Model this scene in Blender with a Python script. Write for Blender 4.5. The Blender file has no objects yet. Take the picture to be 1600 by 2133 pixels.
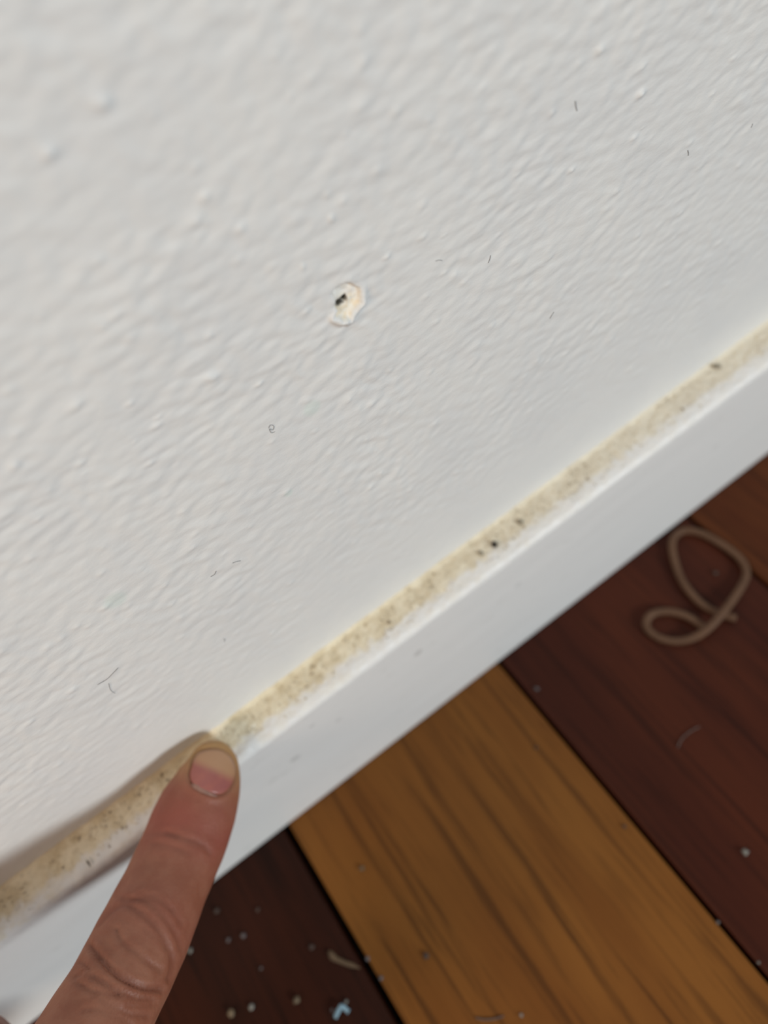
import bpy, bmesh, math
import numpy as np
from mathutils import Vector, Matrix
from mathutils.bvhtree import BVHTree

S = bpy.context.scene
COL = S.collection
MM = 0.001
rng = np.random.default_rng(7)

# ------------------------------------------------------------------ camera
CR = np.array([[0.80405777, -0.56308248, -0.19086441],      # camera right, down, forward in world axes
               [-0.57557776, -0.6567472, -0.48723029],
               [0.14900117, 0.50161861, -0.85216044]])
CP = np.array([32.8513, -71.4830, 209.7150])                # camera position, millimetres
FPX = 1606.7
cam_d = bpy.data.cameras.new('camera')
cam = bpy.data.objects.new('camera', cam_d)
COL.objects.link(cam)
S.camera = cam
cam_d.sensor_fit = 'HORIZONTAL'
cam_d.sensor_width = 36.0
cam_d.lens = FPX / 1600.0 * 36.0
cam_d.clip_start = 0.003
cam_d.clip_end = 20.0
m3 = np.stack([CR[0], -CR[1], -CR[2]], 1)
mw = Matrix.Identity(4)
for i in range(3):
    for j in range(3):
        mw[i][j] = float(m3[i, j])
    mw[i][3] = float(CP[i]) * MM
cam.matrix_world = mw
cam_d.dof.use_dof = True
cam_d.dof.focus_distance = 0.118
cam_d.dof.aperture_fstop = cam_d.lens / 2.5                  # a 2.5 mm aperture, as in a phone

# ------------------------------------------------------------------ world, lights, exposure
w = bpy.data.worlds.new('room_light')
S.world = w
w.use_nodes = True
bg = w.node_tree.nodes['Background']
bg.inputs['Color'].default_value = (0.78, 0.89, 1.0, 1)
bg.inputs['Strength'].default_value = 0.185
S.view_settings.view_transform = 'Standard'
S.view_settings.look = 'None'
S.view_settings.exposure = 0.0
S.view_settings.gamma = 1.0
S.view_settings.use_curve_mapping = False


def area(name, loc, target, size, size_y, power, color):
    d = bpy.data.lights.new(name, 'AREA')
    d.shape = 'RECTANGLE'
    d.size = size
    d.size_y = size_y
    d.energy = power
    d.color = color
    o = bpy.data.objects.new(name, d)
    COL.objects.link(o)
    o.location = loc
    o.rotation_euler = (Vector(target) - Vector(loc)).to_track_quat('-Z', 'Y').to_euler()
    return o


area('window_light', (0.75, -1.85, 0.90), (0.03, 0, 0.08), 0.36, 0.36, 26.5, (0.915, 0.98, 1.0))
area('lamp_light', (-0.62, -0.30, 0.56), (0.03, 0, 0.10), 0.25, 0.25, 3.0, (1.0, 0.76, 0.54))

# ------------------------------------------------------------------ helpers
H, D = 55.62, 9.08            # ledge height and depth of the baseboard, millimetres


def ray(u, v):
    return CR.T @ np.array([(u - 800.0) / FPX, (v - 1066.5) / FPX, 1.0])


def on_wall(u, v, y=0.0):
    r = ray(u, v)
    return CP + (y - CP[1]) / r[1] * r


def on_level(u, v, z=0.0):
    r = ray(u, v)
    return CP + (z - CP[2]) / r[2] * r


def at_depth(u, v, d):
    return CP + d * ray(u, v)


def to_px(P):
    q = (np.asarray(P, float) - CP) @ CR.T
    return q[..., :2] / q[..., 2:] * FPX + np.array([800.0, 1066.5])


def _hash(ix, iy, seed):
    n = (ix.astype(np.int64) * 374761393 + iy.astype(np.int64) * 668265263 + seed * 974711) & 0x7fffffff
    n = ((n ^ (n >> 13)) * 1274126177) & 0x7fffffff
    return ((n ^ (n >> 16)) & 0xffff) / 65535.0


def vnoise(x, y, seed=0):
    """smooth gradient noise, about -0.7 .. 0.7"""
    ix, iy = np.floor(x), np.floor(y)
    fx, fy = x - ix, y - iy
    ux = fx * fx * fx * (fx * (fx * 6 - 15) + 10)
    uy = fy * fy * fy * (fy * (fy * 6 - 15) + 10)

    def g(dx, dy):
        a = _hash(ix + dx, iy + dy, seed) * 2 * np.pi
        return np.cos(a) * (fx - dx) + np.sin(a) * (fy - dy)
    a = g(0, 0) * (1 - ux) + g(1, 0) * ux
    b = g(0, 1) * (1 - ux) + g(1, 1) * ux
    return a * (1 - uy) + b * uy


def sstep(a, b, x):
    t = np.clip((x - a) / (b - a), 0, 1)
    return t * t * (3 - 2 * t)


def poly_sd(px, py, poly):
    """signed distance to a closed polygon (negative inside)"""
    poly = np.asarray(poly, float)
    d2 = np.full(px.shape, 1e9)
    ins = np.zeros(px.shape, bool)
    n = len(poly)
    for i in range(n):
        ax, ay = poly[i]
        bx, by = poly[(i + 1) % n]
        ex, ey = bx - ax, by - ay
        t = np.clip(((px - ax) * ex + (py - ay) * ey) / (ex * ex + ey * ey + 1e-12), 0, 1)
        d2 = np.minimum(d2, (px - ax - t * ex) ** 2 + (py - ay - t * ey) ** 2)
        c = ((ay > py) != (by > py)) & (px < (bx - ax) * (py - ay) / (by - ay + 1e-12) + ax)
        ins ^= c
    d = np.sqrt(d2)
    return np.where(ins, -d, d)


def line_d(px, py, pts):
    d2 = np.full(px.shape, 1e9)
    for (ax, ay), (bx, by) in zip(pts[:-1], pts[1:]):
        ex, ey = bx - ax, by - ay
        t = np.clip(((px - ax) * ex + (py - ay) * ey) / (ex * ex + ey * ey + 1e-12), 0, 1)
        d2 = np.minimum(d2, (px - ax - t * ex) ** 2 + (py - ay - t * ey) ** 2)
    return np.sqrt(d2)


def mesh_obj(name, verts, faces, mat, parent=None, smooth=True, origin=None):
    """verts in millimetres"""
    v = np.asarray(verts, float) * MM
    o0 = np.zeros(3) if origin is None else np.asarray(origin, float) * MM
    me = bpy.data.meshes.new(name)
    me.from_pydata((v - o0).tolist(), [], faces if isinstance(faces, list) else faces.tolist())
    me.update()
    if smooth:
        me.polygons.foreach_set('use_smooth', [True] * len(me.polygons))
    if mat:
        me.materials.append(mat)
    o = bpy.data.objects.new(name, me)
    COL.objects.link(o)
    o.location = o0.tolist()
    if parent:
        o.parent = parent
        o.location = (o0 - np.array(parent.location)).tolist()
    return o


def tag(o, label, cat=None, group=None, kind=None):
    if label:
        o['label'] = label
    if cat:
        o['category'] = cat
    if group:
        o['group'] = group
    if kind:
        o['kind'] = kind
    return o


def grid_faces(nu, nv, wrap_v=False):
    i, j = np.meshgrid(np.arange(nu - 1), np.arange(nv if wrap_v else nv - 1), indexing='ij')
    j2 = (j + 1) % nv
    return np.stack([i * nv + j, (i + 1) * nv + j, (i + 1) * nv + j2, i * nv + j2], -1).reshape(-1, 4)


def catmull(P, n):
    P = np.asarray(P, float)
    Q = np.vstack([2 * P[0] - P[1], P, 2 * P[-1] - P[-2]])
    out = []
    for t in np.linspace(0, len(P) - 1 - 1e-9, n):
        k = int(t)
        f = t - k
        a, b, c, d = Q[k:k + 4]
        out.append(0.5 * (2 * b + (c - a) * f + (2 * a - 5 * b + 4 * c - d) * f * f + (3 * b - a - 3 * c + d) * f ** 3))
    return np.array(out)


def tube(path, rad, nseg=8, flat=1.0, up=(0, 0, 1)):
    """closed tube along a path; rad scalar or per point; flat scales the radius along 'up'"""
    path = np.asarray(path, float)
    rad = np.broadcast_to(np.asarray(rad, float), (len(path),))
    T = np.gradient(path, axis=0)
    T /= np.linalg.norm(T, axis=1, keepdims=True) + 1e-12
    up = np.asarray(up, float)
    V = []
    for p, t, r in zip(path, T, rad):
        s = np.cross(t, up)
        if np.linalg.norm(s) < 1e-3:
            s = np.cross(t, (1.0, 0.1, 0))
        s /= np.linalg.norm(s)
        n = np.cross(s, t)
        for a in np.arange(nseg) * 2 * np.pi / nseg:
            V.append(p + r * (np.cos(a) * s + flat * np.sin(a) * n))
    F = grid_faces(len(path), nseg, True).tolist()
    F.append(list(range(nseg)))
    F.append([(len(path) - 1) * nseg + k for k in range(nseg)][::-1])
    return np.array(V), F


# ------------------------------------------------------------------ node helper
class Mat:
    def __init__(self, name):
        self.m = bpy.data.materials.new(name)
        self.m.use_nodes = True
        self.t = self.m.node_tree
        self.b = self.t.nodes['Principled BSDF']
        self._co = None

    def co(self):
        if self._co is None:
            self._co = self.t.nodes.new('ShaderNodeNewGeometry').outputs['Position']
        return self._co

    def _in(self, sock, v):
        if isinstance(v, bpy.types.NodeSocket):
            self.t.links.new(v, sock)
        elif v is not None:
            if isinstance(v, (tuple, list)) and len(v) == 3 and sock.type == 'RGBA':
                v = (*v, 1)
            sock.default_value = v

    def set(self, **k):
        for a, v in k.items():
            self._in(self.b.inputs[a.replace('_', ' ')], v)
        return self

    def math(self, op, a, b=None, c=None, clamp=False):
        n = self.t.nodes.new('ShaderNodeMath')
        n.operation = op
        n.use_clamp = clamp
        self._in(n.inputs[0], a)
        self._in(n.inputs[1], b)
        self._in(n.inputs[2], c)
        return n.outputs[0]

    def xyz(self, src=None):
        n = self.t.nodes.new('ShaderNodeSeparateXYZ')
        self.t.links.new(src or self.co(), n.inputs[0])
        return n.outputs

    def mapv(self, scale=(1, 1, 1), loc=(0, 0, 0), rot=(0, 0, 0), src=None):
        n = self.t.nodes.new('ShaderNodeMapping')
        self.t.links.new(src or self.co(), n.inputs['Vector'])
        n.inputs['Scale'].default_value = scale
        n.inputs['Location'].default_value = loc
        n.inputs['Rotation'].default_value = rot
        return n.outputs[0]

    def noise(self, scale, detail=3, rough=0.55, vec=None, dist=0.0):
        n = self.t.nodes.new('ShaderNodeTexNoise')
        self.t.links.new(vec or self.co(), n.inputs['Vector'])
        n.inputs['Scale'].default_value = scale
        n.inputs['Detail'].default_value = detail
        n.inputs['Roughness'].default_value = rough
        n.inputs['Distortion'].default_value = dist
        return n.outputs[0]

    def ramp(self, fac, a, b, lo=0.0, hi=1.0):
        n = self.t.nodes.new('ShaderNodeMapRange')
        n.interpolation_type = 'SMOOTHSTEP'
        self._in(n.inputs[0], fac)
        for i, v in enumerate((a, b, lo, hi)):
            n.inputs[i + 1].default_value = v
        return n.outputs[0]

    def mix(self, fac, a, b):
        n = self.t.nodes.new('ShaderNodeMix')
        n.data_type = 'RGBA'
        self._in(n.inputs['Factor'], fac)
        self._in(n.inputs['A'], a) if False else None
        ia = [s for s in n.inputs if s.name == 'A' and s.type == 'RGBA'][0]
        ib = [s for s in n.inputs if s.name == 'B' and s.type == 'RGBA'][0]
        self._in(ia, a)
        self._in(ib, b)
        return [s for s in n.outputs if s.type == 'RGBA'][0]

    def attr(self, name):
        n = self.t.nodes.new('ShaderNodeAttribute')
        n.attribute_name = name
        return n.outputs['Fac']

    def bump(self, h, strength, dist):
        n = self.t.nodes.new('ShaderNodeBump')
        n.inputs['Strength'].default_value = strength
        n.inputs['Distance'].default_value = dist
        self.t.links.new(h, n.inputs['Height'])
        self.t.links.new(n.outputs[0], self.b.inputs['Normal'])

    def spot(self, p, r):
        """1 inside a soft spot of radius r mm round world point p (mm)"""
        n = self.t.nodes.new('ShaderNodeVectorMath')
        n.operation = 'DISTANCE'
        self.t.links.new(self.co(), n.inputs[0])
        n.inputs[1].default_value = tuple(float(x) * MM for x in p)
        return self.ramp(n.outputs['Value'], r * MM * 0.55, r * MM * 1.2, 1.0, 0.0)


def plain(name, col, rough=0.6, **k):
    m = Mat(name)
    n = m.noise(900, 3)
    m.set(Base_Color=m.mix(m.ramp(n, 0.35, 0.7), col, tuple(c * 0.72 for c in col)), Roughness=rough, **k)
    m.bump(n, 0.3, 0.0002)
    return m.m


# wall paint
M = Mat('wall_paint')
c = M.mix(M.ramp(M.noise(60, 4), 0.35, 0.7), (0.80, 0.795, 0.775), (0.765, 0.765, 0.755))
for (u, v, r) in ((601, 1027, 0.9), (240, 1250, 2.0), (650, 850, 1.6)):
    c = M.mix(M.math('MULTIPLY', M.spot(on_wall(u, v), r), 0.35), c, (0.62, 0.76, 0.70))
z = M.xyz()[2]
low = M.ramp(M.math('ADD', z, M.math('MULTIPLY', M.noise(700, 4), 0.0022)), (H + 0.9) * MM, (H + 2.6) * MM, 1.0, 0.0)
c = M.mix(M.math('MULTIPLY', low, 0.40), c, (0.68, 0.62, 0.49))
M.set(Base_Color=c, Roughness=0.55, Specular_IOR_Level=0.3)
M.bump(M.noise(1, 4, 0.6, M.mapv((620, 900, 1250))), 0.45, 0.00018)
WALL = M.m

# bare plaster in the screw hole
M = Mat('bare_plaster')
dk = M.attr('dark')
c = M.mix(M.ramp(M.noise(1300, 4), 0.4, 0.62), (0.87, 0.83, 0.74), (0.84, 0.74, 0.58))
c = M.mix(M.attr('painted'), c, (0.80, 0.795, 0.775))
c = M.mix(dk, c, (0.035, 0.027, 0.02))
M.set(Base_Color=c, Roughness=0.8, Specular_IOR_Level=0.15)
M.bump(M.noise(2600, 3), 0.5, 0.00015)
PLASTER = M.m

# baseboard paint with the dirty ledge
M = Mat('baseboard_paint')
x, y, z = M.xyz()
edge = M.math('ADD', y, M.math('MULTIPLY', M.math('SUBTRACT', M.noise(420, 5, 0.65), 0.5), 0.0060))
band = M.ramp(edge, -0.0070, -0.0042)                       # 0 on the front arris, 1 towards the wall
top = M.ramp(z, (H - 1.6) * MM, (H - 0.7) * MM)
left = M.ramp(x, -0.050, -0.030, 1.0, 0.0)
wash = M.math('MULTIPLY', top, M.ramp(M.noise(300, 4), 0.40, 0.66, 0.0, 0.55))
dirt = M.math('MAXIMUM', M.math('MULTIPLY', band, top), M.math('MULTIPLY', wash, M.math('ADD', 0.45, M.math('MULTIPLY', left, 0.55))))
tan = M.mix(M.ramp(M.noise(260, 5, 0.65), 0.36, 0.66), (0.88, 0.795, 0.61), (0.70, 0.595, 0.41))
grime = M.math('MULTIPLY', M.ramp(M.noise(1100, 5, 0.7), 0.57, 0.70), M.ramp(M.noise(150, 3), 0.38, 0.58))
tan = M.mix(M.ramp(x, 0.02, 0.13, 0.0, 0.62), tan, (0.80, 0.755, 0.66))
tan = M.mix(M.math('MULTIPLY', grime, 0.45), tan, (0.26, 0.20, 0.13))
white = (0.87, 0.86, 0.84)
smear = M.math('MULTIPLY', M.ramp(M.noise(1, 3, 0.6, M.mapv((95, 200, 200))), 0.62, 0.74), 0.22)
c = M.mix(smear, white, (0.52, 0.51, 0.48))
for (u, v, r, k) in ((615, 1580, 1.5, .3), (871, 1360, 1.3, .38), (705, 1500, 1.0, .2), (650, 1512, 0.9, .2), (1499, 828, 1.4, .5), (1080, 1218, 1.2, .16)):
    c = M.mix(M.math('MULTIPLY', M.spot(on_wall(u, v, -D), r), k), c, (0.36, 0.35, 0.33))
# fine black grit washed over the arris at the near end
scr = M.math('MULTIPLY', M.math('MULTIPLY', left, M.ramp(z, (H - 9) * MM, (H - 1.0) * MM)), M.ramp(M.noise(900, 5, 0.75, M.mapv((0.7, 1, 1.5))), 0.60, 0.68))
c = M.mix(dirt, c, tan)
c = M.mix(M.math('MULTIPLY', scr, 0.65), c, (0.2, 0.19, 0.17))
M.set(Base_Color=c, Roughness=M.ramp(dirt, 0, 1, 0.42, 0.9), Specular_IOR_Level=M.ramp(dirt, 0, 1, 0.4, 0.1))
M.bump(M.math('ADD', M.noise(1500, 4, 0.6), M.math('MULTIPLY', dirt, M.noise(2400, 3))), 0.35, 0.00022)
BOARD = M.m


def wood(name, base, dark, light, k, streak=0.6):
    M = Mat(name)
    wob = M.mapv((330, 13, 330), (k * 3.1, k * 1.7, k), (0, 0, 0.035))
    n1 = M.noise(1, 5, 0.62, wob, 0.55)
    n2 = M.noise(1, 4, 0.6, M.mapv((900, 34, 900), (k, k * 2.3, 0), (0, 0, 0.05)), 0.2)
    n3 = M.noise(1, 3, 0.5, M.mapv((60, 16, 60), (k * 5, k, 2)))
    c = M.mix(M.ramp(n3, 0.32, 0.68), base, light)
    c = M.mix(M.math('MULTIPLY', M.ramp(n1, 0.50, 0.64), streak), c, dark)
    c = M.mix(M.math('MULTIPLY', M.ramp(n2, 0.52, 0.70), streak * 0.7), c, dark)
    M.set(Base_Color=c, Roughness=0.42, Specular_IOR_Level=0.10)
    M.bump(M.math('ADD', n2, M.noise(500, 2)), 0.12, 0.0002)
    return M.m


W_ORANGE = wood('orange_wood', (0.188, 0.069, 0.016), (0.066, 0.026, 0.009), (0.240, 0.094, 0.021), 1.0, 0.62)
W_DARK = wood('dark_wood', (0.030, 0.0095, 0.0055), (0.013, 0.006, 0.004), (0.045, 0.0125, 0.0065), 2.0, 0.6)
W_RED = wood('red_wood', (0.058, 0.0155, 0.009), (0.026, 0.009, 0.006), (0.080, 0.021, 0.0105), 3.0, 0.55)
W_RUST = wood('rust_wood', (0.075, 0.021, 0.009), (0.034, 0.011, 0.006), (0.110, 0.034, 0.012), 4.0, 0.6)

M = Mat('joint_dust')
c = M.mix(M.ramp(M.noise(500, 4), 0.5, 0.72), (0.008, 0.007, 0.006), (0.04, 0.034, 0.024))
M.set(Base_Color=c, Roughness=0.95, Specular_IOR_Level=0.05)
M.bump(M.noise(1500, 3), 0.5, 0.0003)
JOINT = M.m


# ------------------------------------------------------------------ wall
def spaced(breaks):
    """breaks: list of (start, end, step) -> strictly increasing coordinates"""
    out = []
    for a, b, s in breaks:
        n = max(1, int(round((b - a) / s)))
        out.append(np.linspace(a, b, n, endpoint=False))
    out.append([breaks[-1][1]])
    return np.concatenate(out)


def hp(X, Y, y=0.0):                                               # zoomed hole coordinates -> wall x, z
    p = on_wall(640 + X / 10.0, 540 + Y / 10.0, y)
    return p[0], p[2]


CRATER = [hp(*p) for p in ((870, 470), (1010, 540), (1120, 590), (1130, 780), (1100, 890), (1000, 1010), (900, 1120), (860, 1230),
                           (690, 1250), (560, 1190), (610, 1080), (560, 980), (575, 880), (530, 720), (570, 620), (680, 530))]
PIT = [hp(*p, y=0.55) for p in ((575, 950), (600, 870), (690, 800), (790, 730), (822, 790), (800, 850), (725, 915), (640, 970))]
hc = np.mean(CRATER, axis=0)

xs = spaced([(-900, -300, 60), (-300, -190, 6), (-190, -90, 0.9), (-90, hc[0] - 4.5, 0.42), (hc[0] - 4.5, hc[0] + 4.5, 0.11), (hc[0] + 4.5, 190, 0.42), (190, 300, 0.9), (300, 400, 6), (400, 1000, 60)])
zs = spaced([(-4, 50, 6), (50, hc[1] - 6, 0.33), (hc[1] - 6, hc[1] + 6, 0.13), (hc[1] + 6, 200, 0.36), (200, 270, 0.9), (270, 400, 5), (400, 1200, 50)])
GX, GZ = np.meshgrid(xs, zs, indexing='ij')
fine = sstep(-188, -150, GX) * sstep(298, 260, GX) * sstep(268, 230, GZ)


def wall_height(X, Z):
    wx = X + 1.5 * vnoise(X / 9, Z / 9, 11)
    h = 0.18 * vnoise(wx / 3.2, Z / 1.9, 1)
    h += 0.10 * vnoise(wx / 2.0, Z / 1.35, 2)
    h += 0.16 * vnoise(X / 14, Z / 8, 4)
    amp = 0.35 + 0.65 * sstep(60, 98, Z + 8 * vnoise(X / 30, Z / 20, 5))
    h *= amp * (0.75 + 0.9 * np.clip(vnoise(X / 16, Z / 16, 6) + 0.3, 0, 1))
    return h


hgt = wall_height(GX, GZ)
# hard nibs in the paint
nibs = [(1335, 195, .9), (425, 410, .75), (500, 475, .75), (430, 465, .5), (690, 455, .6), (805, 535, .6), (630, 555, .5), (30, 970, .8),
        (215, 215, .9), (100, 320, .9), (435, 700, .6), (720, 280, .5), (1150, 235, .7), (1190, 355, .6), (540, 800, .5), (1250, 105, .8),
        (700, 1025, .4), (330, 870, .5), (1080, 740, .4), (270, 840, .6)]
for (u, v, r) in nibs:
    p = on_wall(u, v)
    d2 = (GX - p[0]) ** 2 / 1.3 + (GZ - p[2]) ** 2
    hgt += 0.5 * r * np.exp(-d2 / (0.62 * r) ** 2)
for k in range(520):
    px_, pz_ = rng.uniform(-70, 185), rng.uniform(75, 200)
    r = rng.uniform(0.25, 0.6)
    i0, i1 = np.searchsorted(xs, [px_ - 3, px_ + 3])
    j0, j1 = np.searchsorted(zs, [pz_ - 3, pz_ + 3])
    d2 = (GX[i0:i1, j0:j1] - px_) ** 2 / 2.2 + (GZ[i0:i1, j0:j1] - pz_) ** 2
    hgt[i0:i1, j0:j1] += 0.40 * r * np.exp(-d2 / (0.85 * r) ** 2)
hgt *= fine
# crater of the screw hole
near = (np.abs(GX - hc[0]) < 7) & (np.abs(GZ - hc[1]) < 8)
sd = np.full(GX.shape, 50.0)
sdp = np.full(GX.shape, 50.0)
jx = GX + 0.22 * vnoise(GX / 0.8, GZ / 0.8, 21)
jz = GZ + 0.22 * vnoise(GX / 0.8, GZ / 0.8, 22)
sd[near] = poly_sd(jx[near], jz[near], CRATER)
sdp[near] = poly_sd(GX[near], GZ[near], PIT)
rim = np.exp(-((sd - 0.35) / 0.55) ** 2)
lowside = sstep(0.5, -2.2, GZ - hc[1])
hgt += rim * (0.10 + 0.70 * lowside) * fine
inner = sstep(0.05, -0.55, sd)
hgt -= inner * (0.45 + 0.25 * vnoise(GX / 0.9, GZ / 0.9, 23) + 0.15 * sstep(-1, 2, GZ - hc[1]))
hgt += 0.35 * np.exp(-(((GX - hp(780, 1215)[0]) / 0.8) ** 2 + ((GZ - hp(780, 1215)[1]) / 0.5) ** 2))
pit = sstep(0.06, -0.18, sdp)
darkpit = sstep(0.12, -0.02, sdp)
hgt -= pit * 3.6
WV = np.stack([GX, -hgt, GZ], -1).reshape(-1, 3)
WF = grid_faces(len(xs), len(zs))
cell_sd = sd.reshape(-1)[WF].mean(1)
hole_mask = cell_sd < 0.28
wall = mesh_obj('wall_back', WV, WF[~hole_mask], WALL)
tag(wall, 'rough white painted wall with small paint bumps above the baseboard', 'wall', kind='structure')
hf = WF[hole_mask]
used, inv = np.unique(hf, return_inverse=True)
hole = mesh_obj('screw_hole', WV[used], inv.reshape(-1, 4), PLASTER, wall)
tag(hole, 'chipped screw hole showing cream plaster and a dark pit')
for nm, arr in (('dark', darkpit.reshape(-1)[used]), ('painted', np.maximum(sstep(-0.30, 0.05, sd), 0.7 * sstep(-0.2, 1.2, GZ - hc[1] + 0.3 * (GX - hc[0]))).reshape(-1)[used])):
    a = hole.data.attributes.new(nm, 'FLOAT', 'POINT')
    a.data.foreach_set('value', arr.astype(np.float32))

# ------------------------------------------------------------------ baseboard
xb = spaced([(-900, -100, 40), (-100, 200, 0.55), (200, 1000, 40)])
prof = []
for zz in np.linspace(0.9, H - 2.1, 46):
    prof.append((-D, zz))
r_ = 1.9
for a in np.linspace(0, np.pi / 2, 10)[1:]:
    prof.append((-D + r_ - r_ * np.cos(a), H - r_ - 0.25 + r_ * np.sin(a)))
for yy in np.linspace(-D + r_ + 0.3, -0.9, 26):
    prof.append((yy, H - 0.25 + 0.25 * (yy + D) / D))
for a in np.linspace(0.3, np.pi / 2, 5):                    # small caulk fillet at the wall
    prof.append((-0.9 + 0.9 * np.sin(a), H + 0.9 - 0.9 * np.cos(a)))
prof.append((0.6, H + 1.0))
prof.append((0.6, 0.9))
prof.append((-D + 0.9, 0.3))
prof.append((-D + 0.25, 0.45))
prof = np.array(prof)
npf = len(prof)
BX, K = np.meshgrid(xb, np.arange(npf), indexing='ij')
BY, BZ = prof[K, 0].copy(), prof[K, 1].copy()
finex = ((BX > -100) & (BX < 200)).astype(float)
ontop = sstep(H - 1.2, H - 0.3, BZ) * (BY < -0.3)
front = (BY < -D + 0.02) & (BZ > 2)
BZ += finex * ontop * (0.22 * vnoise(BX / 2.2, BY / 1.6, 31) + 0.16 * vnoise(BX / 0.9, BY / 0.9, 32) + 0.15 * vnoise(BX / 9, BY / 5, 33))
BY += finex * front * (0.10 * vnoise(BX / 30, BZ / 6, 34) + 0.03 * vnoise(BX / 4, BZ / 1.5, 35))
arris = sstep(H - 2.6, H - 1.0, BZ) * (BY < -D + 2.2)
BY += finex * arris * 0.22 * vnoise(BX / 1.8, BZ / 2.0, 36)
base = mesh_obj('baseboard_back', np.stack([BX, BY, BZ], -1).reshape(-1, 3), grid_faces(len(xb), npf, True), BOARD)
tag(base, 'white painted baseboard with a dirt-stained ledge along the wall', 'baseboard', kind='structure')

# loose grit lying on the ledge
GRIT = Mat('ledge_grit')
GRIT.set(Base_Color=GRIT.mix(GRIT.ramp(GRIT.noise(260, 3), 0.4, 0.62), (0.72, 0.63, 0.47), (0.36, 0.29, 0.20)), Roughness=0.9)
gv, gf = [], []
oct_v = np.array([(1, 0, 0), (-1, 0, 0), (0, 1, 0), (0, -1, 0), (0, 0, 1), (0, 0, -1)], float)
oct_f = [(0, 2, 4), (2, 1, 4), (1, 3, 4), (3, 0, 4), (2, 0, 5), (1, 2, 5), (3, 1, 5), (0, 3, 5)]
for k in range(2600):
    gx = rng.uniform(-75, 185)
    gy = -0.4 - 6.9 * rng.beta(1.1, 1.7)
    s = rng.gamma(2.0, 0.035) + 0.03
    q = oct_v * np.array([s * rng.uniform(.7, 1.8), s * rng.uniform(.7, 1.5), s * 0.7]) + rng.normal(0, 0.15 * s, (6, 3))
    a = rng.uniform(0, 6.28)
    q = q @ np.array([[math.cos(a), -math.sin(a), 0], [math.sin(a), math.cos(a), 0], [0, 0, 1]])
    b0 = len(gv) * 6
    gv.append(q + np.array([gx, gy, H - 0.22 + 0.25 * (gy + D) / D + 0.3 * s]))
    gf += [tuple(i + b0 for i in t) for t in oct_f]
grit = mesh_obj('dust_grit', np.concatenate(gv), gf, GRIT.m, base, smooth=False)
grit['kind'] = 'stuff'

# ------------------------------------------------------------------ floor
fl_v = np.array([(x, y, z) for x in (-800, 790) for y in (-800, 20) for z in (-30, -5)], float)
fl_f = [[0, 1, 3, 2], [4, 6, 7, 5], [0, 4, 5, 1], [2, 3, 7, 6], [0, 2, 6, 4], [1, 5, 7, 3]]
floor = mesh_obj('floor', fl_v, fl_f, JOINT, smooth=False)
tag(floor, 'wooden plank floor of orange and dark red boards', 'floor', kind='structure')


def plank(x0, x1, mat, label, z=0.0):
    y0, y1, t, b = -800.0, -3.0, 5.2, 0.55
    pr = [(x0, -t), (x0, -b)]
    for a in np.linspace(0, np.pi / 2, 4)[1:]:
        pr.append((x0 + b - b * np.cos(a), -b + b * np.sin(a)))
    for a in np.linspace(np.pi / 2, 0, 4):
        pr.append((x1 - b + b * np.cos(a), -b + b * np.sin(a)))
    pr.append((x1, -t))
    n = len(pr)
    V = [(x, y, zz + z) for y in (y0, y1) for x, zz in pr]
    F = [[i, (i + 1) % n, n + (i + 1) % n, n + i] for i in range(n)] + [list(range(n))[::-1], [n + i for i in range(n)]]
    o = mesh_obj('plank', V, F, mat, floor, smooth=False)
    for p in o.data.polygons:
        p.use_smooth = len(p.vertices) == 4
    o.data.set_sharp_from_angle(angle=math.radians(50))
    if label:
        o['label'] = label
    return o


seams = [-787, -716, -645, -574, -503, -432, -361, -290, -218.5, -147, -75.5, -4.9, 66.65, 137.2, 208.5, 279, 350, 421, 492, 563, 634, 705, 776]
pm = [W_ORANGE, W_RED, W_DARK, W_RUST, W_ORANGE, W_DARK] + [W_RED, W_DARK, W_ORANGE, W_RED, W_DARK, W_ORANGE, W_RED, W_RUST, W_DARK, W_ORANGE] + [W_RED, W_DARK, W_ORANGE, W_RUST, W_RED, W_DARK]
lab = {10: 'very dark brown plank', 11: 'orange-brown plank with dark grain', 12: 'dark reddish plank', 13: 'rust-red plank'}
for k in range(22):
    plank(seams[k] + (0.2 if k == 11 else 0.55), seams[k + 1] - (1.7 if k == 10 else 0.55), pm[k], lab.get(k), (0, .05, -.05, 0.02, 0, .03, 0, .05, 0, 0, 0)[(k - 6) % 11])

# ------------------------------------------------------------------ hand
# centre line of the pointing finger: picture position, distance, half width
ST = [(432, 1544, 157.6, 0.9), (433, 1549, 157.4, 2.3), (436, 1558, 157.0, 3.5), (439, 1574, 156.3, 4.7), (440, 1598, 155.2, 5.8), (429, 1643, 153.2, 7.0),
      (412, 1685, 151.4, 7.85), (396, 1725, 149.6, 8.05), (384, 1757, 148, 8.0), (343, 1850, 141.5, 7.9), (293, 1960, 133, 8.25),
      (243, 2060, 126, 8.1), (197, 2140, 121, 8.2)]
FC = np.array([at_depth(u, v, d) for u, v, d, _ in ST])
FW = np.array([s[3] for s in ST])
fwd = FC[-2] - FC[-1]
fwd /= np.linalg.norm(fwd)
n0 = CP - FC[-1]
n0 = n0 / np.linalg.norm(n0)
N = n0 - (n0 @ fwd) * fwd
N /= np.linalg.norm(N)
Lh0 = np.cross(N, fwd)                                      # towards the other fingers
roll = math.radians(38)
Lh = math.cos(roll) * Lh0 - math.sin(roll) * N
Nh = math.cos(roll) * N + math.sin(roll) * Lh0
bk = -fwd * 0.93 + 0.25 * N + 0.0 * Lh
bk /= np.linalg.norm(bk)
M1 = FC[-1] - fwd * 22                                      # knuckle of the pointing finger
FC2 = np.vstack([FC, FC[-1] - fwd * 11, M1, M1 + bk * 14])
FW2 = np.r_[FW, 8.4, 9.5, 10.0]


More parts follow.
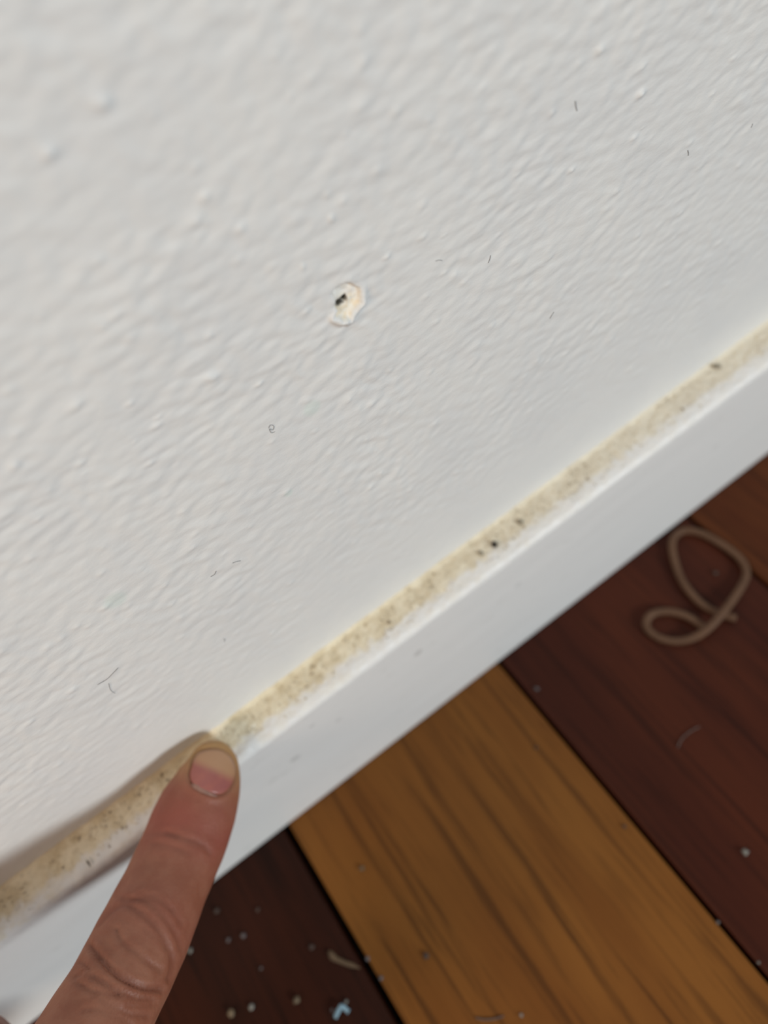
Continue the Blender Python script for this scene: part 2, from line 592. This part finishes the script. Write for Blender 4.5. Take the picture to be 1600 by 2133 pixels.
def loft(path, wid, hei, up, n=20, ns=60):
    path = np.asarray(path, float)
    seg = np.r_[0, np.cumsum(np.linalg.norm(np.diff(path, axis=0), axis=1))]
    t = np.linspace(0, seg[-1], ns)
    idx = np.interp(t, seg, np.arange(len(path)))
    fine_ = catmull(path, 600)
    ti = np.linspace(0, len(path) - 1, 600)
    P = np.stack([np.interp(idx, ti, fine_[:, i]) for i in range(3)], 1)
    Wd = np.interp(t, seg, wid)
    Hd = np.interp(t, seg, hei)
    T = np.gradient(P, axis=0)
    T /= np.linalg.norm(T, axis=1, keepdims=True)
    V = []
    for p, tt, a, b in zip(P, T, Wd, Hd):
        s = np.cross(tt, up)
        s /= np.linalg.norm(s)
        nn = np.cross(s, tt)
        for an in np.arange(n) * 2 * np.pi / n:
            V.append(p + a * math.cos(an) * s + b * math.sin(an) * nn)
    F = grid_faces(ns, n, True).tolist()
    c0, c1 = len(V), len(V) + 1
    V += [P[0] - T[0] * 0.4 * Hd[0], P[-1] + T[-1] * 0.6 * Hd[-1]]
    F += [[c0, (k + 1) % n, k] for k in range(n)] + [[c1, (ns - 1) * n + k, (ns - 1) * n + (k + 1) % n] for k in range(n)]
    return np.array(V), F


parts = []
hr = np.interp(np.arange(len(FW2)), [0, 4, 6, 8, 10, 13, 16], [0.85, 0.80, 0.84, 0.90, 0.95, 1.0, 1.0])
parts.append(loft(FC2, FW2, FW2 * hr, N, 28, 110))
wrist = M1 + bk * 74 + Lh * 27 - Nh * 6
arm = wrist + bk * 100 - Lh * 8
spec = [(20, -12, 39, 25, 21, 8.2), (37.5, -15, 35, 23, 20, 7.9), (53, -19, 28, 18, 18, 7.0)]
for (lo, fo, l1, l2, l3, r) in spec:                        # the other three fingers, folded into the palm
    k0 = M1 + Lh * lo + fwd * fo * 0.9 - Nh * (lo * 0.06)
    d1 = fwd * 0.80 - N * 0.56 + Lh0 * 0.03
    d1 /= np.linalg.norm(d1)
    d2 = -fwd * 0.42 - N * 0.90
    d2 /= np.linalg.norm(d2)
    d3 = -fwd * 0.95 + Nh * 0.25
    d3 /= np.linalg.norm(d3)
    p1 = k0 + d1 * l1
    p2 = p1 + d2 * l2
    p3 = p2 + d3 * l3
    path = [k0 + bk * 22, k0, k0 + d1 * l1 * .5, p1 - d1 * 4, p1 + d2 * 4, p1 + d2 * l2 * .6, p2, p2 + d3 * l3 * .6, p3]
    parts.append(loft(path, [r * 1.1, r * 1.15, r, r, r, r * .92, r * .9, r * .85, r * .55], [r * 1.1, r * 1.15, r, r, r, r * .9, r * .85, r * .78, r * .45], Nh + 0.3 * fwd, 20, 50))
for lo in (0, 20, 38.5, 55):                                # metacarpals and palm
    a = M1 + Lh * lo - Nh * (2 + lo * 0.05) - fwd * max(0, (lo - 30) * 0.25)
    b = wrist + Lh * (lo - 27) * 0.42
    parts.append(loft([a, (a + b) / 2 - Nh * 3, b], [10.5, 13, 13], [9.5, 13, 13], Nh, 20, 30))
    parts.append(loft([a - Nh * 9 - fwd * 4, (a + b) / 2 - Nh * 13, b - Nh * 6], [9, 12, 11], [8, 10, 11], Nh, 20, 30))
parts.append(loft([wrist - bk * 8, wrist + bk * 25, arm], [25, 26, 33], [18, 18.5, 26], Nh, 24, 40))
cmc = wrist - bk * 10 - Lh * 20 - Nh * 12
tm = cmc - bk * 38 - Lh * 16 - Nh * 13
ti_ = tm - bk * 24 + Lh * 6 - Nh * 12
tt_ = ti_ - bk * 12 + Lh * 20 - Nh * 4
parts.append(loft([cmc, (cmc + tm) / 2, tm, (tm + ti_) / 2, ti_, (ti_ + tt_) / 2, tt_], [14, 15, 11.5, 10, 10, 9.6, 6], [14, 14, 10.5, 9.5, 9, 7.8, 4.5], Nh - Lh * .7, 22, 50))
bmj = bmesh.new()
for V, F in parts:
    vs = [bmj.verts.new((p * MM).tolist()) for p in V]
    for f_ in F:
        bmj.faces.new([vs[i] for i in f_])
bmesh.ops.recalc_face_normals(bmj, faces=bmj.faces)
raw = bpy.data.meshes.new('hand_raw')
bmj.to_mesh(raw)
bmj.free()
tmp = bpy.data.objects.new('hand_raw', raw)
COL.objects.link(tmp)
md = tmp.modifiers.new('r', 'REMESH')
md.mode = 'VOXEL'
md.voxel_size = 0.00048
ms = tmp.modifiers.new('s', 'SMOOTH')
ms.factor = 0.5
ms.iterations = 14
dg = bpy.context.evaluated_depsgraph_get()
hand_me = bpy.data.meshes.new_from_object(tmp.evaluated_get(dg))
bpy.data.objects.remove(tmp)
bpy.data.meshes.remove(raw)
hand_me.name = 'hand'

nv = len(hand_me.vertices)
HV = np.empty(nv * 3, np.float32)
hand_me.vertices.foreach_get('co', HV)
HV = HV.reshape(-1, 3).astype(float) / MM
HN = np.empty(nv * 3, np.float32)
hand_me.vertices.foreach_get('normal', HN)
HN = HN.reshape(-1, 3).astype(float)
PX = to_px(HV)
facing = sstep(0.05, 0.45, np.einsum('ij,ij->i', HN, (CP - HV) / np.linalg.norm(CP - HV, axis=1)[:, None]))
# arc position along the finger for every vertex
cl = catmull(FC2, 400)
arc = np.r_[0, np.cumsum(np.linalg.norm(np.diff(cl, axis=0), axis=1))]
infin = np.zeros(nv)
sarc = np.full(nv, 200.0)
cand = np.where((np.linalg.norm(HV - FC2[6], axis=1) < 85))[0]
for c0 in range(0, len(cand), 20000):
    ii = cand[c0:c0 + 20000]
    d = np.linalg.norm(HV[ii, None, :] - cl[None, ::2, :], axis=2)
    k = d.argmin(1)
    sarc[ii] = arc[::2][k]
    infin[ii] = d[np.arange(len(ii)), k] < 11


def zpts(pts, ox, oy, sc):
    return [(ox + X / sc, oy + Y / sc) for X, Y in pts]


k2 = dict(ox=60, oy=1820, sc=4.21)
k1 = dict(ox=0, oy=1500, sc=2.5)
CREASE = [  # (polyline, depth mm, width px)
    (zpts([(520, 620), (560, 670), (640, 760), (760, 880), (900, 960), (1020, 1005), (1150, 1015)], **k2), 0.60, 6.5),
    (zpts([(770, 490), (790, 560), (850, 630), (950, 700), (1060, 790), (1150, 840)], **k2), 0.28, 6),
    (zpts([(600, 450), (680, 370), (780, 290), (870, 280), (960, 330), (1080, 430), (1180, 560), (1240, 680), (1260, 800), (1220, 930)], **k2), 0.34, 6.5),
    (zpts([(560, 900), (680, 970), (800, 1040), (950, 1090), (1080, 1100)], **k2), 0.34, 6),
    (zpts([(400, 940), (520, 1010), (640, 1050), (780, 1060)], **k2), 0.26, 6),
    (zpts([(640, 1120), (760, 1180), (880, 1230), (1040, 1250)], **k2), 0.26, 6),
    (zpts([(860, 1150), (980, 1165), (1110, 1150)], **k2), 0.2, 5),
    (zpts([(780, 200), (900, 220), (1000, 230), (1100, 290), (1200, 400), (1300, 560), (1330, 660)], **k2), 0.22, 6),
    (zpts([(960, 170), (1100, 200), (1230, 290), (1330, 430)], **k2), 0.16, 5),
    (zpts([(1020, 490), (1120, 560), (1200, 660)], **k2), 0.16, 5),
    (zpts([(480, 1200), (600, 1190), (740, 1240), (880, 1310)], **k2), 0.22, 6),
    (zpts([(410, 740), (470, 790), (520, 830)], **k2), 0.22, 5),
    (zpts([(410, 900), (450, 880)], **k2), 0.35, 5),
    (zpts([(870, 585), (960, 615), (1050, 650), (1090, 690)], **k1), 0.24, 6),
    (zpts([(800, 640), (880, 650), (980, 690)], **k1), 0.15, 6),
    (zpts([(760, 600), (850, 585), (920, 600)], **k1), 0.12, 6),
    (zpts([(640, 940), (780, 930), (900, 990)], **k1), 0.18, 6),
]
disp = np.zeros(nv)
vis = (infin > 0) & (facing > 0)
vi = np.where(vis)[0]
for pts, dep, wd in CREASE:
    pts2 = catmull(np.array(pts), 24).tolist()
    d = line_d(PX[vi, 0], PX[vi, 1], pts2)
    disp[vi] += facing[vi] * (-dep * np.exp(-(d / wd) ** 2) + 0.28 * dep * np.exp(-((d - 2.3 * wd) / (1.3 * wd)) ** 2))
# nail bed and folds
kn = dict(ox=300, oy=1480, sc=6.154)
NAIL = zpts([(690, 545), (800, 495), (950, 490), (1080, 555), (1160, 680), (1182, 800), (1145, 930), (1065, 1040), (960, 1085),
             (830, 1060), (700, 1000), (605, 930), (572, 830), (605, 720), (640, 625)], **kn)
NAILC = catmull(np.array(NAIL + [NAIL[0]]), 73)[:-1]
sdn = np.full(nv, 99.0)
nb = vi[(np.abs(PX[vi, 0] - 440) < 110) & (np.abs(PX[vi, 1] - 1610) < 110)]
sdn[nb] = poly_sd(PX[nb, 0], PX[nb, 1], NAILC)
disp += np.where(sdn < 90, facing * (-0.42 * np.exp(-((sdn + 1) / 4.5) ** 2) - 0.25 * sstep(0, -6, sdn) + 0.30 * np.exp(-((sdn - 9) / 6.5) ** 2)), 0)
# soft lumps
disp += 0.10 * vnoise(HV[:, 0] / 3.1 + HV[:, 2] / 2.7, HV[:, 1] / 3.0, 41) * infin
HV2 = HV + HN * disp[:, None]
hand_me.vertices.foreach_set('co', (HV2 * MM).astype(np.float32).reshape(-1))
hand_me.polygons.foreach_set('use_smooth', [True] * len(hand_me.polygons))


def fattr(me, nm, arr):
    a = me.attributes.new(nm, 'FLOAT', 'POINT')
    a.data.foreach_set('value', np.asarray(arr, np.float32))


dip = arc[np.abs(np.linspace(0, len(FC2) - 1, 400) - 7.2).argmin()]
pip = arc[np.abs(np.linspace(0, len(FC2) - 1, 400) - 10).argmin()]
red = 0.9 * np.exp(-((sarc - dip) / 7.5) ** 2) + 0.30 * np.exp(-((sarc - pip + 2) / 5) ** 2)
tipc = sstep(12.0, 1.5, sarc) * infin
fattr(hand_me, 'red', red)
fattr(hand_me, 'tip', tipc)
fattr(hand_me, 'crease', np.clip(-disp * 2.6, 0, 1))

M = Mat('skin')
n = M.noise(190, 4, 0.6)
c = M.mix(M.ramp(n, 0.35, 0.65), (0.325, 0.134, 0.080), (0.272, 0.098, 0.056))
c = M.mix(M.math('MULTIPLY', M.attr('red'), M.ramp(M.noise(120, 3), 0.2, 0.7, 0.55, 1.0), clamp=True), c, (0.305, 0.082, 0.058))
c = M.mix(M.attr('tip'), c, (0.43, 0.25, 0.105))
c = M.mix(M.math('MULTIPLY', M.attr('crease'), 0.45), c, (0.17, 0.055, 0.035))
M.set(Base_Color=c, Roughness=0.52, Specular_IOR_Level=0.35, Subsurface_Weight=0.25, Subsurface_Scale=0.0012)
M.b.inputs['Subsurface Radius'].default_value = (1.0, 0.35, 0.2)
vor = M.t.nodes.new('ShaderNodeTexVoronoi')
vor.inputs['Scale'].default_value = 1500
M.t.links.new(M.co(), vor.inputs['Vector'])
M.bump(M.math('ADD', M.math('MULTIPLY', vor.outputs['Distance'], 0.5), M.noise(900, 4, 0.6)), 0.35, 0.00022)
SKIN = M.m
hand_me.materials.clear()
hand_me.materials.append(SKIN)
hand = bpy.data.objects.new('hand', hand_me)
COL.objects.link(hand)
tag(hand, 'bare hand with one extended finger pressing its tip on the dirty ledge', 'hand')

# finger nail: a smooth curved plate fitted to the finger back
bv = BVHTree.FromPolygons((HV * MM).tolist(), [tuple(p.vertices) for p in hand_me.polygons if sarc[p.vertices[0]] < 24], epsilon=0.0)
cpx = NAILC.mean(0)
pts, uv = [], []
for rr in np.linspace(0.12, 1.0, 9):
    for q in NAILC[::2]:
        p = cpx + (q - cpx) * rr
        d_ = ray(*p)
        hit = bv.ray_cast(Vector((CP * MM).tolist()), Vector((d_ / np.linalg.norm(d_)).tolist()))
        if hit[0] is not None:
            pts.append(np.array(hit[0]) / MM)
            uv.append((p - cpx) / 50.0)
pts = np.array(pts)
uv = np.array(uv)


def basis(a):
    x_, y_ = a[:, 0], a[:, 1]
    return np.stack([np.ones_like(x_), x_, y_, x_ * x_, x_ * y_, y_ * y_, x_ ** 4, y_ ** 4], 1)


coef = np.linalg.lstsq(basis(uv), pts, rcond=None)[0]
nn_ = (CP - pts.mean(0))
nn_ /= np.linalg.norm(nn_)
rings = np.r_[np.linspace(0.04, 0.9, 14), 0.95, 0.985, 1.0]
NVt, NUV = [], []
for rr in rings:
    for q in NAILC:
        p = (q - cpx) * rr / 50.0
        b3 = (basis(p[None]) @ coef)[0]
        off = 0.30 - 0.55 * sstep(0.9, 1.0, rr)
        NVt.append(b3 + nn_ * off)
        NUV.append(p)
nr = len(NAILC)
NF = grid_faces(len(rings), nr, True).tolist() + [list(range(nr))]
bot = len(NVt)
NVt += [v - nn_ * 0.35 for v in NVt[-nr:]]
NF += [[bot - nr + k, bot + k, bot + (k + 1) % nr, bot - nr + (k + 1) % nr] for k in range(nr)] + [[bot + k for k in range(nr)][::-1]]
NUV += NUV[-nr:]
M = Mat('nail')
fm = M.attr('free')
c = M.mix(M.ramp(M.noise(400, 3), 0.3, 0.7), (0.40, 0.135, 0.105), (0.345, 0.115, 0.100))
c = M.mix(fm, c, (0.47, 0.26, 0.145))
c = M.mix(M.attr('rimline'), c, (0.24, 0.10, 0.05))
M.set(Base_Color=c, Roughness=0.30, Specular_IOR_Level=0.45)
nail = mesh_obj('fingernail', np.array(NVt), NF, M.m, hand)
bmn = bmesh.new()
bmn.from_mesh(nail.data)
bmesh.ops.recalc_face_normals(bmn, faces=bmn.faces)
bmn.to_mesh(nail.data)
bmn.free()
NUV = np.array(NUV) * 50 + cpx
# pale free part of the nail towards the tip and outer side
fr = sstep(13, -13, NUV[:, 1] - 1584 - 0.45 * (NUV[:, 0] - 400))
fattr(nail.data, 'free', fr)
rl = np.r_[np.repeat(sstep(0.93, 1.0, rings), nr), np.ones(nr)]
fattr(nail.data, 'rimline', rl * 0.8)
nail['label'] = 'short pink fingernail with a pale tip'
CUT = plain('cuticle_skin', (0.33, 0.175, 0.13), 0.7)
cv, cf = [], zpts([(590, 950), (660, 985), (760, 1030), (850, 1075), (950, 1105)], **kn)
for p in catmull(np.array(cf), 14):
    q = (p - cpx) / 50.0
    cv.append((basis(q[None]) @ coef)[0] - nn_ * 0.02)
V, F = tube(np.array(cv), np.array([.1] + [.45, .6, .66, .66, .62, .58, .54, .5, .42, .36, .28, .2] + [.08]), 10, 0.5, nn_)
mesh_obj('cuticle', V, F, CUT, hand)

# ------------------------------------------------------------------ cord loop on the floor
M = Mat('tan_rubber')
M.set(Base_Color=M.mix(M.ramp(M.noise(150, 3), 0.3, 0.7), (0.150, 0.080, 0.046), (0.120, 0.063, 0.036)), Roughness=0.6, Specular_IOR_Level=0.2)
RUB = M.m
cz = [(1265, 1190), (1150, 1160), (1040, 1120), (900, 1035), (785, 915), (695, 780), (635, 620), (600, 450), (622, 345), (700, 285), (800, 278), (920, 312),
      (1050, 380), (1180, 462), (1300, 560), (1365, 660), (1368, 760), (1300, 895), (1200, 1040), (1100, 1165), (980, 1290), (850, 1380), (700, 1425),
      (560, 1420), (430, 1375), (345, 1300), (335, 1220), (385, 1150), (500, 1118), (640, 1130), (780, 1182), (900, 1262), (970, 1318)]
cp_ = []
for i, p in enumerate(zpts(cz, 1280, 1050, 5)):
    zz = 1.1
    if 17 <= i <= 21:
        zz = 1.1 + 1.9 * math.exp(-((i - 19.2) / 1.5) ** 2)
    if i >= 31:
        zz = 0.95
    cp_.append(on_level(p[0], p[1], zz))
cp_ = catmull(np.array(cp_), 170)
cp_[:, 1] = np.minimum(cp_[:, 1], -D - 1.3)
V, F = tube(cp_, 1.12, 10, 0.9)
cord = mesh_obj('rubber_cord', V, F, RUB, origin=cp_.mean(0) * (1, 1, 0))
tag(cord, 'thin tan rubber cord lying in two loops on the dark red plank beside the baseboard', 'cord')

# ------------------------------------------------------------------ crumbs, flecks and fibres
def crumb(name, p, r, mat, seed, sq=0.7, elong=(1, 1)):
    bm = bmesh.new()
    bmesh.ops.create_icosphere(bm, subdivisions=2, radius=1.0)
    rs = np.random.default_rng(seed)
    k = rs.normal(0, 1, (4, 3))
    for v in bm.verts:
        q = np.array(v.co)
        s = 1 + 0.22 * math.sin(2.3 * q @ k[0] + 1) + 0.16 * math.sin(3.1 * q @ k[1]) + 0.08 * math.sin(5 * q @ k[2])
        v.co = Vector((q * s * np.array([r * elong[0], r * elong[1], r * sq]) * MM).tolist())
    me = bpy.data.meshes.new(name)
    zmin = min(v.co.z for v in bm.verts)
    for v in bm.verts:
        v.co.z -= zmin
    bm.to_mesh(me)
    bm.free()
    me.polygons.foreach_set('use_smooth', [True] * len(me.polygons))
    me.materials.append(mat)
    o = bpy.data.objects.new(name, me)
    COL.objects.link(o)
    o.location = (np.asarray(p) * MM).tolist()
    o.rotation_euler[2] = rs.uniform(0, 6)
    return o


FLW = plain('white_fleck', (0.27, 0.265, 0.235), 0.7)
FLT = plain('tan_fleck', (0.20, 0.145, 0.085), 0.7)
FLV = plain('grey_fleck', (0.15, 0.13, 0.13), 0.7)
FLD = plain('dim_fleck', (0.085, 0.055, 0.042), 0.7)
flecks = [
    (1118, 1436, .55, FLV, 'grey paint fleck on the dark red plank near the orange plank top', None),
    (1553, 1775, .75, FLW, 'white paint fleck alone on the dark red plank at the right', None),
    (1580, 2005, .3, FLW, 'tiny white fleck beside the long joint at lower right', None),
    (620, 2083, .85, FLT, 'round tan fleck on the very dark plank', None),
    (525, 2097, .65, FLW, 'pale violet-white fleck on the very dark plank', None),
    (483, 2110, .85, FLT, 'larger tan fleck nearest the finger base on the dark plank', None),
    (398, 1980, .55, FLW, 'pale fleck touching the finger edge on the dark plank', None),
    (477, 1958, .5, FLV, 'small grey fleck on the dark plank, left of the close pair beside the finger', 'small grey flecks near the finger'),
    (508, 1949, .55, FLV, 'small grey fleck on the dark plank, right of the close pair beside the finger', 'small grey flecks near the finger'),
    (538, 1895, .5, FLD, 'dim crumb on the dark plank between baseboard and the close fleck pair', 'dim crumbs on the dark plank'),
    (650, 1973, .55, FLD, 'dim crumb on the dark plank left of the tan splinter', 'dim crumbs on the dark plank'),
    (453, 1897, .6, FLD, 'dim crumb on the dark plank nearest the finger and baseboard', 'dim crumbs on the dark plank'),
    (545, 2017, .35, FLV, 'tiny grey fleck above the round tan fleck', None),
    (722, 2086, .45, FLW, 'white fleck at the tip of the blue lint', None),
    (692, 2105, .4, FLV, 'grey fleck left of the blue lint', None),
    (755, 1809, .6, FLT, 'tan crumb on the orange plank below the baseboard', None),
    (888, 1991, .65, FLD, 'dull crumb on the lower orange plank', None),
    (1117, 1558, .35, FLD, 'tiny crumb high on the orange plank near the joint', None),
    (1300, 1722, .4, FLD, 'tiny crumb at the orange plank edge beside the long joint', None),
    (1086, 2114, .4, FLW, 'tiny white fleck at the bottom of the orange plank', None),
    (1490, 1195, .6, FLD, 'dull crumb inside the big cord loop', None),
]
for i, (u, v, r, mt, lb, gp) in enumerate(flecks):
    zz = 0.05
    tag(crumb('paint_fleck' if mt is not FLD and mt is not FLT else 'crumb', on_level(u, v, zz), r, mt, 100 + i), lb, 'fleck' if mt is not FLD and mt is not FLT else 'crumb', gp)
for i, (u, v, r) in enumerate(((766, 1997, .5), (794, 2037, .5), (1495, 1921, .4))):
    lb = ('grit crumb caught in the joint beside the orange plank, upper one', 'grit crumb caught in the joint beside the orange plank, lower one', 'grit crumb caught in the long joint at the right')[i]
    p = on_level(u, v, -0.3)
    tag(crumb('crumb', p, r, FLV, 200 + i), lb, 'crumb')

# blue lint
BLUE = plain('blue_fibre', (0.30, 0.46, 0.55), 0.8)
p8 = zpts([(425, 1590), (450, 1540), (490, 1460), (530, 1425), (580, 1470), (630, 1510)], 640, 1900, 7.273)
pp = catmull(np.array([on_level(u, v, 0.8 + 0.5 * math.sin(i)) for i, (u, v) in enumerate(p8)]), 26)
V, F = tube(pp, 0.52 + 0.08 * np.sin(np.arange(26) * 1.1), 8, 0.8)
tag(mesh_obj('lint', V, F, BLUE, origin=pp.mean(0) * (1, 1, 0)), 'bent piece of pale blue lint on the dark plank', 'lint')
# tan splinter
p8 = zpts([(330, 590), (390, 680), (480, 730), (600, 780), (700, 810), (800, 850)], 640, 1900, 7.273)
pp = catmull(np.array([on_level(u, v, 0.6) for u, v in p8]), 22)
V, F = tube(pp, np.interp(np.arange(22), [0, 3, 8, 16, 21], [.35, .85, .6, .55, .12]), 8, 0.6)
tag(mesh_obj('splinter', V, F, plain('tan_splinter', (0.17, 0.105, 0.055), 0.8), origin=pp.mean(0) * (1, 1, 0)), 'tan wood splinter on the dark plank near the joint', 'splinter')

PALE = plain('pale_hair', (0.15, 0.115, 0.10), 0.6)
DARKH = plain('dark_hair', (0.24, 0.235, 0.24), 0.6)


def hair(pts, r, mat, label, fn, group=None):
    P3 = catmull(np.array([fn(u, v) for u, v in pts]), 18)
    V, F = tube(P3, np.r_[r * .4, np.full(16, r), r * .4], 6)
    return tag(mesh_obj('hair', V, F, mat, origin=P3.mean(0)), label, 'hair', group)


hair([(1412, 1558), (1420, 1540), (1438, 1524), (1458, 1513)], 0.13, PALE, 'faint curved pale hair on the dark red plank', lambda u, v: on_level(u, v, 0.35))
hair([(990, 2120), (1010, 2124), (1032, 2122), (1050, 2116)], 0.16, PALE, 'pale curved hair at the bottom of the orange plank', lambda u, v: on_level(u, v, 0.3))


def wpt(u, v):
    p = on_wall(u, v, -0.12)
    p[1] = -float(wall_height(np.array([p[0]]), np.array([p[2]]))[0]) - 0.07
    return p


wall_hairs = [
    ([(203, 1427), (222, 1417), (235, 1403), (247, 1391)], 'dark hair stuck low on the wall at left, long straight one'),
    ([(227, 1424), (231, 1438), (241, 1446)], 'short dark hair curling under the long one low on the wall'),
    ([(560, 893), (564, 886), (571, 888), (569, 896), (562, 894), (566, 902), (573, 899)], 'curled tiny dark hair on the middle of the wall'),
    ([(1199, 210), (1201, 222), (1203, 232)], 'thin upright hair high on the wall at right'),
    ([(1018, 549), (1022, 540), (1024, 533)], 'short thin hair right of the screw hole, slanted one'),
    ([(908, 544), (915, 542), (922, 543)], 'short thin hair right of the screw hole, flat one'),
    ([(1146, 664), (1150, 657), (1155, 650)], 'short thin hair on the wall below the right bumps'),
    ([(1434, 313), (1435, 320), (1435, 325)], 'tiny dark hair at the right of the wall, left of two'),
    ([(1565, 266), (1568, 261), (1569, 258)], 'tiny dark hair near the right picture edge'),
    ([(440, 1203), (448, 1198), (451, 1190)], 'small dark hair on the lower wall above the ledge'),
    ([(484, 1173), (492, 1170), (502, 1168)], 'small flat dark hair on the lower wall right of another'),
    ([(466, 1331), (469, 1333), (468, 1338)], 'speck-like hair on the wall just above the dirty ledge'),
]
for pts_, lb in wall_hairs:
    hair(pts_, 0.038, DARKH, lb, wpt)

# pellets and splinter on the ledge
PEL = plain('dark_pellet', (0.035, 0.027, 0.02), 0.7)
PEL2 = plain('brown_pellet', (0.36, 0.31, 0.23), 0.8)
tag(crumb('dirt_pellet', on_level(1030, 1136, H - 0.1), 0.62, PEL, 301, 0.8, (1.0, 1.25)), 'black dirt pellet on the middle of the dirty ledge', 'dirt')
tag(crumb('dirt_pellet', on_level(1084, 1090, H - 0.1), 0.5, PEL2, 302), 'small brown dirt pellet just right of the black pellet on the ledge', 'dirt')
tag(crumb('dirt_pellet', on_level(1493, 765, H - 0.1), 0.75, PEL2, 303, 0.5, (1.3, .8)), 'brown dirt pellet on the far right end of the ledge', 'dirt')
tag(crumb('dirt_pellet', on_level(1001, 1154, H - 0.1), 0.5, PEL2, 304, 0.5, (1.3, .9)), 'greyish dirt pellet just left of the black pellet on the ledge', 'dirt')
pp = catmull(np.array([on_level(u, v, H + 0.25) for u, v in ((180, 1791), (184, 1797), (188, 1805))]), 12)
V, F = tube(pp, np.interp(np.arange(12), [0, 5, 11], [.06, .2, .08]), 7, 0.7)
tag(mesh_obj('splinter', V, F, PEL, origin=pp.mean(0)), 'tiny dark splinter on the shaded ledge left of the finger', 'splinter')
